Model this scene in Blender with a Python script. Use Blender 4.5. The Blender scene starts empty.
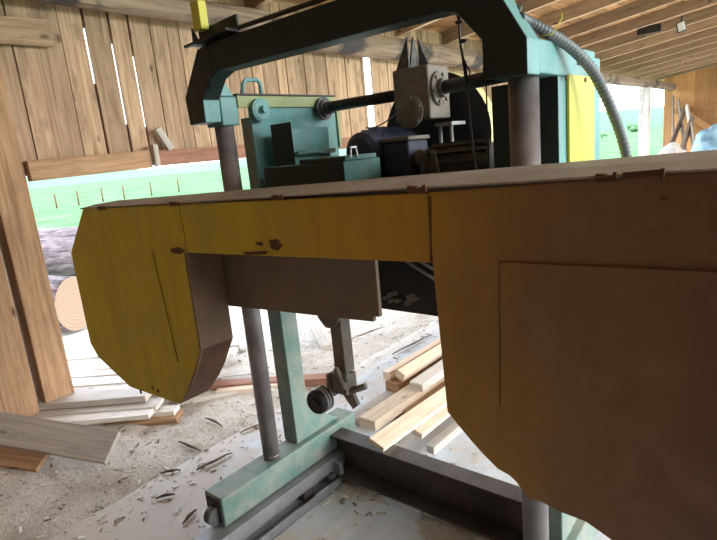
import bpy, bmesh, math, random
from math import radians, sin, cos, pi
from mathutils import Vector, Matrix, noise
random.seed(7)
S = bpy.context.scene
COL = S.collection
H = 1.5

# ------------------------------------------------------------ camera
FPX, CX, CY = 540.0, 358.5, 270.0
ROLL, PITCH, YAW = radians(5.6), radians(12.5), radians(40.5)
F = Vector((-sin(YAW)*cos(PITCH), cos(YAW)*cos(PITCH), -sin(PITCH)))
R0 = Vector((cos(YAW), sin(YAW), 0)); U0 = R0.cross(F)
RT = R0*cos(ROLL) - U0*sin(ROLL); UP = R0*sin(ROLL) + U0*cos(ROLL)
cd = bpy.data.cameras.new('camera'); cam = bpy.data.objects.new('camera', cd); COL.objects.link(cam)
cd.sensor_width = 36; cd.lens = FPX/717*36; cd.clip_start = .05; cd.clip_end = 2000
cam.matrix_world = Matrix(((RT.x, UP.x, -F.x, 0), (RT.y, UP.y, -F.y, 0), (RT.z, UP.z, -F.z, H), (0, 0, 0, 1)))
S.camera = cam

def ray(x, y): return F + RT*((x-CX)/FPX) + UP*((CY-y)/FPX)
def atY(x, y, Y): r = ray(x, y); p = r*(Y/r.y); p.z += H; return p
def atX(x, y, X): r = ray(x, y); p = r*(X/r.x); p.z += H; return p
def atZ(x, y, Z): r = ray(x, y); p = r*((Z-H)/r.z); p.z += H; return p

# ------------------------------------------------------------ materials
def newmat(name):
    m = bpy.data.materials.new(name); m.use_nodes = True
    nt = m.node_tree
    return m, nt, nt.nodes['Principled BSDF']
def N(nt, t, **kw):
    n = nt.nodes.new(t)
    for k, v in kw.items(): setattr(n, k, v)
    return n
def ramp(nt, fac, stops):
    r = N(nt, 'ShaderNodeValToRGB')
    e = r.color_ramp.elements
    while len(e) < len(stops): e.new(.5)
    for i, (p, c) in enumerate(stops):
        e[i].position = p; e[i].color = tuple(c[:3])+(1,)
    nt.links.new(fac, r.inputs[0]); return r.outputs[0]
def noise_n(nt, scale, detail=5, rough=.6, vec=None, dist=0):
    n = N(nt, 'ShaderNodeTexNoise'); n.inputs['Scale'].default_value = scale
    n.inputs['Detail'].default_value = detail; n.inputs['Roughness'].default_value = rough
    n.inputs['Distortion'].default_value = dist
    if vec is not None: nt.links.new(vec, n.inputs['Vector'])
    return n.outputs['Fac']
def mix(nt, fac, a, b, mode='MIX'):
    m = N(nt, 'ShaderNodeMix', data_type='RGBA', blend_type=mode)
    for s, v in ((0, fac), (6, a), (7, b)):
        if hasattr(v, 'type') and hasattr(v, 'node'): nt.links.new(v, m.inputs[s])
        elif s == 0: m.inputs[0].default_value = v
        else: m.inputs[s].default_value = tuple(v[:3])+(1,)
    return m.outputs[2]
def bump(nt, bs, h, strength=.3, dist=.01):
    b = N(nt, 'ShaderNodeBump'); b.inputs['Strength'].default_value = strength
    b.inputs['Distance'].default_value = dist
    nt.links.new(h, b.inputs['Height']); nt.links.new(b.outputs[0], bs.inputs['Normal'])
def sat(c, k): return tuple(max(0, min(1, v*k)) for v in c)

def wood(name, light, dark, var=.25, stain=(.12, .09, .07), stain_amt=.35, rough=.75):
    """planks: UV runs along the grain in metres, attribute rnd differs per board"""
    m, nt, bs = newmat(name)
    uv = N(nt, 'ShaderNodeUVMap').outputs[0]
    mp = N(nt, 'ShaderNodeMapping'); mp.inputs['Scale'].default_value = (1.2, 26, 1); nt.links.new(uv, mp.inputs[0])
    g = noise_n(nt, 1.6, 6, .6, mp.outputs[0], .6)
    c = ramp(nt, g, [(.3, dark), (.62, light)])
    at = N(nt, 'ShaderNodeAttribute', attribute_name='rnd')
    hv = N(nt, 'ShaderNodeMapRange'); hv.inputs[3].default_value = 1-var; hv.inputs[4].default_value = 1+var
    nt.links.new(at.outputs['Fac'], hv.inputs[0])
    hsv = N(nt, 'ShaderNodeHueSaturation'); nt.links.new(hv.outputs[0], hsv.inputs['Value']); nt.links.new(c, hsv.inputs['Color'])
    mp2 = N(nt, 'ShaderNodeMapping'); mp2.inputs['Scale'].default_value = (2.5, 8, 1); nt.links.new(uv, mp2.inputs[0])
    s = noise_n(nt, 1.3, 7, .7, mp2.outputs[0])
    sf = ramp(nt, s, [(.5, (0, 0, 0)), (.72, (stain_amt,)*3)])
    c2 = mix(nt, sf, hsv.outputs[0], stain)
    # knots
    v = N(nt, 'ShaderNodeTexVoronoi'); v.inputs['Scale'].default_value = 1
    mp3 = N(nt, 'ShaderNodeMapping'); mp3.inputs['Scale'].default_value = (3.4, 7, 1); nt.links.new(uv, mp3.inputs[0]); nt.links.new(mp3.outputs[0], v.inputs['Vector'])
    kf = ramp(nt, v.outputs['Distance'], [(.05, (.9,)*3), (.13, (0, 0, 0))])
    c3 = mix(nt, kf, c2, sat(dark, .35))
    nt.links.new(c3, bs.inputs['Base Color']); bs.inputs['Roughness'].default_value = rough
    bs.inputs['Specular IOR Level'].default_value = .25
    bump(nt, bs, g, .25, .004)
    return m

def paint(name, base, worn, under, amt=.5, scale=6, rough=.5, spots=.0, metal=0, grime=None, gamt=.4, streak=True):
    m, nt, bs = newmat(name)
    tc = N(nt, 'ShaderNodeTexCoord').outputs['Object']
    a = noise_n(nt, scale, 8, .65, tc)
    c = ramp(nt, a, [(.35, base), (.7, worn)])
    mp = N(nt, 'ShaderNodeMapping'); mp.inputs['Scale'].default_value = (9, 9, 1.2 if streak else 9); nt.links.new(tc, mp.inputs[0])
    st = noise_n(nt, 1.2, 6, .6, mp.outputs[0])
    if grime:
        gf = ramp(nt, st, [(.42, (0, 0, 0)), (.75, (gamt,)*3)])
        c = mix(nt, gf, c, grime)
    ch = noise_n(nt, scale*3.5, 9, .7, tc, .5)
    cf = ramp(nt, ch, [(.66-.1*amt, (0, 0, 0)), (.70-.06*amt, (1, 1, 1))])
    c = mix(nt, cf, c, under)
    nt.links.new(c, bs.inputs['Base Color'])
    bs.inputs['Roughness'].default_value = rough; bs.inputs['Metallic'].default_value = metal
    bs.inputs['Specular IOR Level'].default_value = .35
    bump(nt, bs, ch, .12, .003)
    return m

def flat(name, col, rough=.6, metal=0, nscale=20, var=.3, bmp=.1, emis=None):
    m, nt, bs = newmat(name)
    tc = N(nt, 'ShaderNodeTexCoord').outputs['Object']
    a = noise_n(nt, nscale, 6, .6, tc)
    c = ramp(nt, a, [(.3, sat(col, 1-var)), (.7, sat(col, 1+var))])
    nt.links.new(c, bs.inputs['Base Color']); bs.inputs['Roughness'].default_value = rough
    bs.inputs['Metallic'].default_value = metal
    if bmp: bump(nt, bs, a, bmp, .004)
    if emis: bs.inputs['Emission Color'].default_value = tuple(col)+(1,); bs.inputs['Emission Strength'].default_value = emis
    return m

M = {}
M['plank'] = wood('plank_wood', (.62, .43, .28), (.36, .225, .135), .26, (.15, .10, .07), .75)
M['darkp'] = wood('old_dark_plank', (.26, .19, .15), (.15, .11, .09), .3)
M['post'] = wood('post_wood', (.50, .31, .18), (.30, .17, .09), .06, (.15, .08, .05), .5)
M['roof'] = wood('roof_board_wood', (.66, .38, .19), (.46, .24, .11), .3, (.14, .08, .05), .5)
M['edge'] = wood('rafter_lit_underside', (.80, .60, .42), (.62, .44, .29), .2)
M['rafter'] = wood('rafter_wood', (.40, .27, .17), (.23, .15, .095), .25, (.12, .09, .07), .6)
M['endwall'] = wood('end_wall_wood', (.58, .31, .13), (.42, .2, .08), .25, (.15, .09, .06), .3)
M['grey'] = wood('grey_weathered_wood', (.58, .53, .47), (.38, .34, .30), .15, (.13, .11, .09), .4)
M['fresh'] = wood('fresh_sawn_wood', (.82, .69, .55), (.70, .52, .37), .15, (.35, .22, .12), .35)
M['palew'] = wood('pale_slab_wood', (.80, .75, .68), (.60, .54, .47), .2, (.2, .16, .13), .5)
M['redw'] = wood('reddish_beam_wood', (.40, .20, .13), (.25, .12, .08), .12, (.12, .07, .05), .5)
def guard_paint():
    m = paint('guard_paint_dimmed_right', (.42, .31, .012), (.50, .38, .02), (.12, .05, .02), -.1, 4, .55)
    nt = m.node_tree; bs = nt.nodes['Principled BSDF']
    tc = N(nt, 'ShaderNodeTexCoord').outputs['Object']
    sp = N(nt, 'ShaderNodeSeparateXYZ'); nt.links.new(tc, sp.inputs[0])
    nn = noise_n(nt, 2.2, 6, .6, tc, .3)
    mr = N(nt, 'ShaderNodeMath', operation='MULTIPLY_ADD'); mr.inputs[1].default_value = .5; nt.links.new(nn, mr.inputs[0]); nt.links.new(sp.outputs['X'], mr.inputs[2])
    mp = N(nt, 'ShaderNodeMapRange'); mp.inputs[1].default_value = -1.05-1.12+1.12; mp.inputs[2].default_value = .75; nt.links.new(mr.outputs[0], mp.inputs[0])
    # lemon to ochre to brown: hue change plus dimmer light at right painted in
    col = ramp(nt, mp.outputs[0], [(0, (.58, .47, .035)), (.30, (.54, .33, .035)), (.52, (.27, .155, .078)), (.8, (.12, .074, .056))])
    mpp = N(nt, 'ShaderNodeMapping'); mpp.inputs['Scale'].default_value = (11, 11, 1.3); nt.links.new(tc, mpp.inputs[0])
    st = noise_n(nt, 1.1, 7, .65, mpp.outputs[0])
    c = mix(nt, ramp(nt, st, [(.42, (0, 0, 0)), (.8, (.35, .35, .35))]), col, (.16, .09, .03))
    sm = noise_n(nt, 5, 8, .7, tc, .6)
    c = mix(nt, ramp(nt, sm, [(.5, (0, 0, 0)), (.8, (.5, .5, .5))]), c, (.34, .25, .15))
    ch = noise_n(nt, 17, 9, .7, tc, .5)
    c = mix(nt, ramp(nt, ch, [(.70, (0, 0, 0)), (.73, (1, 1, 1))]), c, (.09, .035, .018))
    nt.links.new(c, bs.inputs['Base Color']); return m
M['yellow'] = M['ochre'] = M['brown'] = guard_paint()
M['lid'] = paint('dusty_lid_sheet', (.33, .30, .26), (.44, .41, .36), (.20, .12, .08), .2, 5, .6, grime=(.28, .20, .12), gamt=.5, streak=False)
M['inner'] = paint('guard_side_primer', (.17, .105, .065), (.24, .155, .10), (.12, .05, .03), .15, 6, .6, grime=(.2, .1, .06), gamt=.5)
M['rust'] = paint('rusty_steel', (.09, .045, .03), (.16, .08, .045), (.05, .03, .02), .3, 14, .8)
M['plate'] = paint('brownish_hanging_sheet', (.19, .145, .105), (.24, .185, .135), (.12, .07, .045), .1, 5, .55, grime=(.14, .095, .07), gamt=.5, streak=False)
M['teal'] = paint('teal_machine_paint', (.10, .30, .31), (.20, .43, .44), (.20, .20, .17), .5, 5, .45, grime=(.16, .2, .17), gamt=.6)
M['green'] = paint('green_base_paint', (.11, .20, .17), (.19, .28, .25), (.28, .26, .22), .7, 6, .55, grime=(.34, .31, .26), gamt=.8, streak=False)
M['arch'] = paint('dark_arch_and_shade_paint', (.012, .022, .02), (.022, .035, .032), (.10, .075, .04), -.15, 5, .5)  # arch colour, also painted on box fronts as their shade
M['black'] = flat('black_greasy_metal_and_shade', (.018, .018, .02), .5, .2, 15, .5)
M['cast'] = flat('cast_iron', (.085, .085, .085), .6, .3, 30, .5, .3)
M['gear'] = paint('dusty_gearbox', (.14, .12, .10), (.26, .23, .2), (.06, .045, .04), .5, 10, .6)
M['steel'] = flat('worn_column_steel', (.23, .205, .205), .4, .35, 12, .3)
M['rail'] = paint('grey_rail_steel', (.22, .225, .23), (.32, .33, .34), (.14, .12, .10), .4, 8, .5, metal=.3)
M['girder'] = paint('dark_girder_steel', (.06, .05, .045), (.12, .105, .1), (.09, .05, .035), .4, 7, .55, metal=.3)
M['motor'] = paint('blue_motor_paint', (.03, .035, .07), (.06, .065, .10), (.12, .11, .1), .2, 9, .5)
M['hose'] = flat('grey_corrugated_hose', (.13, .155, .165), .5, 0, 8, .25, .05)
M['wire'] = flat('black_wire', (.02, .02, .022), .5, .1, 20, .3, 0)
M['bright'] = flat('bright_steel', (.55, .55, .56), .3, .45, 30, .2, .05)
M['panely'] = paint('lime_yellow_panel', (.62, .6, .07), (.68, .66, .12), (.4, .3, .1), .0, 4, .5, grime=(.5, .42, .08), gamt=.3)
M['rimy'] = flat('pale_yellow_rim', (.7, .66, .3), .5, 0, 9, .15)
M['olive'] = paint('olive_green_bar', (.25, .31, .13), (.33, .4, .2), (.15, .12, .08), .2, 8, .5)
M['sack'] = flat('white_sack_fabric', (.6, .56, .52), .9, 0, 8, .25, .4)
M['bluep'] = flat('blue_white_tarpaulin', (.3, .5, .7), .6, 0, 3, .6, .2)
M['whitep'] = flat('whitewashed_post', (.62, .58, .55), .8, 0, 6, .25, .2)
M['glass'] = flat('lamp_glass', (.85, .88, .86), .2, 0, 5, .05, 0)
M['badge'] = flat('faded_red_plate', (.28, .12, .13), .6, 0, 60, .6, 0)

def bark_mat():
    m, nt, bs = newmat('log_bark')
    tc = N(nt, 'ShaderNodeTexCoord').outputs['Object']
    mp = N(nt, 'ShaderNodeMapping'); mp.inputs['Scale'].default_value = (2, 9, 9); nt.links.new(tc, mp.inputs[0])
    a = noise_n(nt, 2, 8, .7, mp.outputs[0], .4)
    nt.links.new(ramp(nt, a, [(.35, (.05, .035, .035)), (.55, (.2, .15, .15)), (.72, (.34, .27, .25))]), bs.inputs['Base Color'])
    bs.inputs['Roughness'].default_value = .9; bump(nt, bs, a, .8, .03); return m
M['bark'] = bark_mat()
M['twig'] = flat('dry_bark_bits', (.20, .15, .125), .9, 0, 30, .4, .3)
def peeled_mat():
    m, nt, bs = newmat('peeled_log_wood')
    tc = N(nt, 'ShaderNodeTexCoord').outputs['Object']
    mp = N(nt, 'ShaderNodeMapping'); mp.inputs['Scale'].default_value = (.8, 12, 12); nt.links.new(tc, mp.inputs[0])
    a = noise_n(nt, 1.5, 7, .65, mp.outputs[0], .5)
    c = ramp(nt, a, [(.3, (.12, .085, .065)), (.5, (.30, .225, .16)), (.7, (.46, .35, .25))])
    b = noise_n(nt, 1.6, 5, .6, tc)
    bf = ramp(nt, b, [(.52, (0, 0, 0)), (.60, (.92, .92, .92))])
    c = mix(nt, bf, c, (.045, .042, .048))
    nt.links.new(c, bs.inputs['Base Color']); bs.inputs['Roughness'].default_value = .8; bump(nt, bs, a, .5, .02); return m
M['peeled'] = peeled_mat()
def butt_mat():
    m, nt, bs = newmat('log_end_grain')
    tc = N(nt, 'ShaderNodeTexCoord').outputs['Object']
    w = N(nt, 'ShaderNodeTexWave', wave_type='RINGS', rings_direction='X'); w.inputs['Scale'].default_value = 9; w.inputs['Distortion'].default_value = 1.2
    nt.links.new(tc, w.inputs['Vector'])
    nt.links.new(ramp(nt, w.outputs['Fac'], [(0, (.36, .25, .17)), (1, (.41, .30, .215))]), bs.inputs['Base Color'])
    bs.inputs['Roughness'].default_value = .8; return m
M['butt'] = butt_mat()
def sawdust_mat():
    m, nt, bs = newmat('sawdust_dirt')
    tc = N(nt, 'ShaderNodeTexCoord').outputs['Object']
    a = noise_n(nt, 2.2, 8, .7, tc, .3)
    c = ramp(nt, a, [(.3, (.46, .41, .35)), (.5, (.64, .59, .52)), (.68, (.77, .72, .65))])
    b = noise_n(nt, 38, 6, .75, tc)
    c = mix(nt, ramp(nt, b, [(.56, (0, 0, 0)), (.68, (.8, .8, .8))]), c, (.24, .19, .16))
    d = noise_n(nt, 90, 4, .7, tc)
    c = mix(nt, ramp(nt, d, [(.6, (0, 0, 0)), (.72, (.7, .7, .7))]), c, (.82, .76, .66))
    nt.links.new(c, bs.inputs['Base Color']); bs.inputs['Roughness'].default_value = .95
    bs.inputs['Specular IOR Level'].default_value = .15
    bump(nt, bs, b, .7, .02); return m
M['dust'] = sawdust_mat()
def slab_mat():
    m, nt, bs = newmat('dusty_concrete')
    tc = N(nt, 'ShaderNodeTexCoord').outputs['Object']
    mp = N(nt, 'ShaderNodeMapping'); mp.inputs['Scale'].default_value = (6, .9, 1); nt.links.new(tc, mp.inputs[0])
    a = noise_n(nt, 1.5, 8, .65, mp.outputs[0], .3)
    c = ramp(nt, a, [(.3, (.50, .54, .58)), (.55, (.62, .67, .71)), (.75, (.68, .71, .74))])
    b = noise_n(nt, 3, 9, .75, tc, .4)
    c = mix(nt, ramp(nt, b, [(.50, (0, 0, 0)), (.60, (.9, .9, .9))]), c, (.60, .54, .47))
    sp = N(nt, 'ShaderNodeSeparateXYZ'); nt.links.new(tc, sp.inputs[0])
    ad = N(nt, 'ShaderNodeMath', operation='MULTIPLY_ADD'); ad.inputs[1].default_value = -.55; nt.links.new(b, ad.inputs[0]); nt.links.new(sp.outputs['X'], ad.inputs[2])
    yy = N(nt, 'ShaderNodeMath', operation='MULTIPLY_ADD'); yy.inputs[1].default_value = .9; yy.inputs[2].default_value = -1.35; nt.links.new(sp.outputs['Y'], yy.inputs[0])
    ym = N(nt, 'ShaderNodeMath', operation='MINIMUM'); ym.inputs[1].default_value = 0; nt.links.new(yy.outputs[0], ym.inputs[0])
    yc = N(nt, 'ShaderNodeMath', operation='MAXIMUM'); yc.inputs[1].default_value = -.55; nt.links.new(ym.outputs[0], yc.inputs[0])
    ad0 = ad; ad = N(nt, 'ShaderNodeMath', operation='ADD'); nt.links.new(ad0.outputs[0], ad.inputs[0]); nt.links.new(yc.outputs[0], ad.inputs[1])
    mr = N(nt, 'ShaderNodeMapRange'); mr.inputs[1].default_value = -2.50; mr.inputs[2].default_value = -2.62; nt.links.new(ad.outputs[0], mr.inputs[0])
    c = mix(nt, mr.outputs[0], c, (.60, .54, .47))
    nt.links.new(c, bs.inputs['Base Color']); bs.inputs['Roughness'].default_value = .6
    bump(nt, bs, b, .25, .008); return m
M['slab'] = slab_mat()
def grass_mat():
    m, nt, bs = newmat('meadow_grass')
    tc = N(nt, 'ShaderNodeTexCoord').outputs['Object']
    a = noise_n(nt, .5, 8, .7, tc, .3)
    c = ramp(nt, a, [(.35, (.07, .19, .06)), (.55, (.12, .27, .10)), (.7, (.22, .30, .17))])
    b = noise_n(nt, 14, 6, .75, tc)
    c = mix(nt, ramp(nt, b, [(.5, (0, 0, 0)), (.7, (.5, .5, .5))]), c, (.06, .14, .05))
    nt.links.new(c, bs.inputs['Base Color']); bs.inputs['Roughness'].default_value = .95
    bs.inputs['Specular IOR Level'].default_value = .1; bump(nt, bs, b, .6, .05); return m
M['grass'] = grass_mat()
M['hill'] = flat('hazy_hill_green', (.13, .23, .14), 1, 0, .05, .15, 0)
M['leaf'] = flat('bush_leaves', (.16, .28, .14), .9, 0, 6, .4, .3)

# ------------------------------------------------------------ mesh builder
class MB:
    def __init__(s): s.v = []; s.f = []; s.uv = []; s.rn = []; s.mi = []; s.sm = []
    def _add(s, vs, fs, uvs=None, rnd=None, mi=0, smooth=False):
        b = len(s.v); s.v += [tuple(v) for v in vs]
        r = random.random() if rnd is None else rnd
        for i, f in enumerate(fs):
            s.f.append([b+k for k in f]); s.rn.append(r); s.mi.append(mi); s.sm.append(smooth)
            s.uv.append(uvs[i] if uvs else [(vs[k][0], vs[k][2]) for k in f])
        return s
    def obox(s, c, ax, ay, az, hx, hy, hz, mi=0, rnd=None):
        c = Vector(c); A = [Vector(ax).normalized(), Vector(ay).normalized(), Vector(az).normalized()]; h = [hx, hy, hz]
        L = max(range(3), key=lambda k: h[k])
        vs = []; loc = []
        for i in (-1, 1):
            for j in (-1, 1):
                for k in (-1, 1):
                    loc.append((i*hx, j*hy, k*hz)); vs.append(c + A[0]*(i*hx) + A[1]*(j*hy) + A[2]*(k*hz))
        fs = [(0, 1, 3, 2), (4, 6, 7, 5), (0, 4, 5, 1), (2, 3, 7, 6), (0, 2, 6, 4), (1, 5, 7, 3)]
        nrm = [0, 0, 1, 1, 2, 2]
        ou, ov = random.uniform(0, 40), random.uniform(0, 40)
        uvs = []
        for f, n in zip(fs, nrm):
            rest = [k for k in range(3) if k != n]
            u = L if L in rest else rest[0]; w = [k for k in rest if k != u][0]
            uvs.append([(loc[q][u]+ou, loc[q][w]+ov+n*.37) for q in f])
        return s._add(vs, fs, uvs, rnd, mi)
    def box(s, lo, hi, mi=0, rnd=None):
        c = [(a+b)/2 for a, b in zip(lo, hi)]
        return s.obox(c, (1, 0, 0), (0, 1, 0), (0, 0, 1), *[abs(b-a)/2 for a, b in zip(lo, hi)], mi=mi, rnd=rnd)
    def bar(s, p0, p1, w, h, up=(0, 0, 1), mi=0, rnd=None):
        p0 = Vector(p0); p1 = Vector(p1); d = (p1-p0); L = d.length; d.normalize()
        side = d.cross(Vector(up)).normalized(); u2 = side.cross(d)
        return s.obox((p0+p1)/2, d, side, u2, L/2, w/2, h/2, mi, rnd)
    def tube(s, pts, r, n=16, caps=True, mi=0, rfun=None, seed=None):
        pts = [Vector(p) for p in pts]; vs = []; uvs = []; fs = []
        T = []
        for i in range(len(pts)):
            a = pts[max(0, i-1)]; b = pts[min(len(pts)-1, i+1)]; T.append((b-a).normalized())
        up = Vector((0, 0, 1)) if abs(T[0].z) < .9 else Vector((1, 0, 0))
        nrm = (up - T[0]*up.dot(T[0])).normalized()
        dist = 0; D = []
        for i, p in enumerate(pts):
            if i: dist += (p-pts[i-1]).length
            D.append(dist)
            nrm = (nrm - T[i]*nrm.dot(T[i])).normalized(); bn = T[i].cross(nrm)
            for k in range(n):
                a = 2*pi*k/n; rr = r(i/(len(pts)-1)) if callable(r) else r
                if rfun: rr *= rfun(i, a)
                vs.append(p + nrm*(cos(a)*rr) + bn*(sin(a)*rr))
        for i in range(len(pts)-1):
            for k in range(n):
                k2 = (k+1) % n
                fs.append((i*n+k, i*n+k2, (i+1)*n+k2, (i+1)*n+k))
                uvs.append([(D[i], k/n*.5), (D[i], (k+1)/n*.5), (D[i+1], (k+1)/n*.5), (D[i+1], k/n*.5)])
        s._add(vs, fs, uvs, None, mi, True)
        if caps:
            for base, rev in ((0, True), ((len(pts)-1)*n, False)):
                ring = [vs[base+k] for k in range(n)]
                f = list(range(n)); f = f[::-1] if rev else f
                s._add(ring, [tuple(f)], None, None, caps if isinstance(caps, int) and caps is not True else mi)
        return s
    def cyl(s, p0, p1, r, n=24, mi=0, caps=True): return s.tube([p0, p1], r, n, caps, mi)
    def lathe(s, c, axis, prof, n=28, mi=0):
        """prof: (distance along axis, radius)"""
        c = Vector(c); a = Vector(axis).normalized()
        up = Vector((0, 0, 1)) if abs(a.z) < .9 else Vector((1, 0, 0))
        x = (up - a*up.dot(a)).normalized(); y = a.cross(x); vs = []; fs = []
        for d, r in prof:
            for k in range(n):
                t = 2*pi*k/n; vs.append(c + a*d + x*(cos(t)*r) + y*(sin(t)*r))
        for i in range(len(prof)-1):
            for k in range(n):
                k2 = (k+1) % n; fs.append((i*n+k, i*n+k2, (i+1)*n+k2, (i+1)*n+k))
        s._add(vs, fs, None, None, mi)
        s._add(vs[:n], [tuple(range(n))[::-1]], None, None, mi); s._add(vs[-n:], [tuple(range(n))], None, None, mi)
        return s
    def prismY(s, poly, y0, y1, mi=0, side_mi=None):
        """poly: (x,z) outline extruded from y0 to y1"""
        n = len(poly); vs = [(x, y0, z) for x, z in poly] + [(x, y1, z) for x, z in poly]
        s._add(vs, [tuple(range(n))], None, None, mi); s._add(vs, [tuple(range(2*n-1, n-1, -1))], None, None, mi if side_mi is None else side_mi)
        s._add(vs, [(i, i+n, (i+1) % n+n, (i+1) % n) for i in range(n)], None, None, mi if side_mi is None else side_mi)
        return s
    def prismX(s, poly, x0, x1, mi=0):
        n = len(poly); vs = [(x0, y, z) for y, z in poly] + [(x1, y, z) for y, z in poly]
        s._add(vs, [tuple(range(n))[::-1], tuple(range(n, 2*n))] + [(i, (i+1) % n, (i+1) % n+n, i+n) for i in range(n)], None, None, mi)
        return s
    def ell(s, c, rx, ry, rz, mi=0, rough=.0, nu=20, nv=12):
        c = Vector(c); vs = []; fs = []
        for j in range(nv+1):
            t = pi*j/nv
            for i in range(nu):
                a = 2*pi*i/nu; d = Vector((cos(a)*sin(t), sin(a)*sin(t), cos(t)))
                k = 1 + rough*noise.noise(d*2.3+c)
                vs.append(c + Vector((d.x*rx, d.y*ry, d.z*rz))*k)
        for j in range(nv):
            for i in range(nu): fs.append((j*nu+i, (j+1)*nu+i, (j+1)*nu+(i+1) % nu, j*nu+(i+1) % nu))
        return s._add(vs, fs, None, None, mi, True)
    def build(s, name, mats, parent=None, bevel=0, fix=True, origin=None):
        me = bpy.data.meshes.new(name)
        vs = s.v
        if origin is not None: vs = [(v[0]-origin[0], v[1]-origin[1], v[2]-origin[2]) for v in vs]
        me.from_pydata(vs, [], s.f)
        uv = me.uv_layers.new(name='UVMap'); k = 0
        flat_uv = [c for f in s.uv for p in f for c in p]
        uv.data.foreach_set('uv', flat_uv)
        at = me.attributes.new('rnd', 'FLOAT', 'FACE'); at.data.foreach_set('value', s.rn)
        me.polygons.foreach_set('material_index', s.mi); me.polygons.foreach_set('use_smooth', s.sm)
        if not isinstance(mats, (list, tuple)): mats = [mats]
        for m in mats: me.materials.append(m)
        if fix:
            bm = bmesh.new(); bm.from_mesh(me); bmesh.ops.remove_doubles(bm, verts=bm.verts, dist=1e-5)
            bmesh.ops.recalc_face_normals(bm, faces=bm.faces); bm.to_mesh(me); bm.free()
        me.update()
        o = bpy.data.objects.new(name, me); COL.objects.link(o)
        if origin is not None: o.location = origin
        if parent: o.parent = parent; 
        if parent and parent.type == 'EMPTY' or (parent and parent.location.length > 0):
            w = world_loc(parent)
            o.location = (Vector(o.location) - w)
        if bevel:
            b = o.modifiers.new('bevel', 'BEVEL'); b.width = bevel; b.segments = 2; b.limit_method = 'ANGLE'
        return o
def world_loc(o):
    v = Vector(o.location)
    while o.parent: o = o.parent; v = v + Vector(o.location)
    return v
def tag(o, label=None, cat=None, group=None, kind=None):
    if label: o['label'] = label
    if cat: o['category'] = cat
    if group: o['group'] = group
    if kind: o['kind'] = kind
    return o
def empty(name, loc, label, cat, group=None):
    o = bpy.data.objects.new(name, None); COL.objects.link(o); o.location = loc; o.empty_display_size = .1
    return tag(o, label, cat, group)

# ------------------------------------------------------------ setting: ground
def hgt(x, y):
    h = .035*noise.noise(Vector((x*.9, y*.9, 0))) + .022*noise.noise(Vector((x*3.1, y*3.1, 4)))
    h += .014*noise.noise(Vector((x*8, y*8, 9))) + .008*noise.noise(Vector((x*19, y*19, 2)))
    # sawdust heaped up at the left wall and round the saw
    h += .09*math.exp(-((x+3.35)**2*9 + (y-.8)**2*1.5)) + .05*math.exp(-((x+2.9)**2*2 + (y-2.4)**2*2))
    d = min(max((x+2.50)/.12, 0), 1) if y < 6 else 0
    h = h*(1-.75*d) - .012*d
    e = min(max((x+5.0)/-1.5, 0), 1)
    return h - .05*e
def grid(name, x0, x1, y0, y1, st, mat, zf):
    nx = int((x1-x0)/st)+1; ny = int((y1-y0)/st)+1
    vs = [(x0+i*st, y0+j*st, zf(x0+i*st, y0+j*st)) for j in range(ny) for i in range(nx)]
    fs = [(j*nx+i, j*nx+i+1, (j+1)*nx+i+1, (j+1)*nx+i) for j in range(ny-1) for i in range(nx-1)]
    me = bpy.data.meshes.new(name); me.from_pydata(vs, [], fs); me.materials.append(mat)
    me.polygons.foreach_set('use_smooth', [True]*len(fs)); me.update()
    o = bpy.data.objects.new(name, me); COL.objects.link(o); return o
fl = grid('floor', -6.4, 1.6, -2.0, 6.0, .035, M['dust'], hgt); tag(fl, kind='structure')
far = MB().box((-6.4, 6.0, -.3), (4.5, 20.2, -.02)).box((1.6, -2, -.3), (4.5, 6, -.02)).build('floor_far', M['dust']); far.name = 'floor'; tag(far, kind='structure')
def fieldz(x, y):
    return -.1 + (.3*noise.noise(Vector((x*.05, y*.05, 0))) if x < -9 else 0)
fd = MB(); 
g = grid('ground', -150, 90, -60, 180, 3.0, M['grass'], lambda x, y: -.12 + (.25*noise.noise(Vector((x*.04, y*.04, 0))) if (x < -12 or x > 12 or y > 30) else 0))
tag(g, kind='structure')
fg = MB().box((-1500, -1500, -2.0), (1500, 1500, -.45)).build('ground', M['grass']); tag(fg, kind='structure')
# low hazy rise on the horizon
hm = MB(); vs = []; fs = []
nh = 60
for i in range(nh+1):
    a = radians(20 + i*160/nh); d = 150
    x, y = d*cos(a), d*sin(a); z = (2.2 if a > 1.95 else 5.0) + 1.6*noise.noise(Vector((i*.22, 0, 0)))
    vs += [(x, y, -2), (x*1.05, y*1.05, z), (x*1.25, y*1.25, z*.8), (x*1.3, y*1.3, -3)]
for i in range(nh):
    for k in range(3): fs.append((i*4+k, i*4+4+k, i*4+5+k, i*4+1+k))
hm._add(vs, fs, None, None, 0, True); tag(hm.build('hills', M['hill']), kind='structure')
# concrete strip under the track
sl = grid('floor', -2.46, .4, -.6, 5.2, .05, M['slab'], lambda x, y: .004 + .004*noise.noise(Vector((x*5, y*5, 0))) - (.02 if x < -2.43 or y < -.55 or y > 5.15 else 0))
tag(sl, kind='structure')

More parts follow.
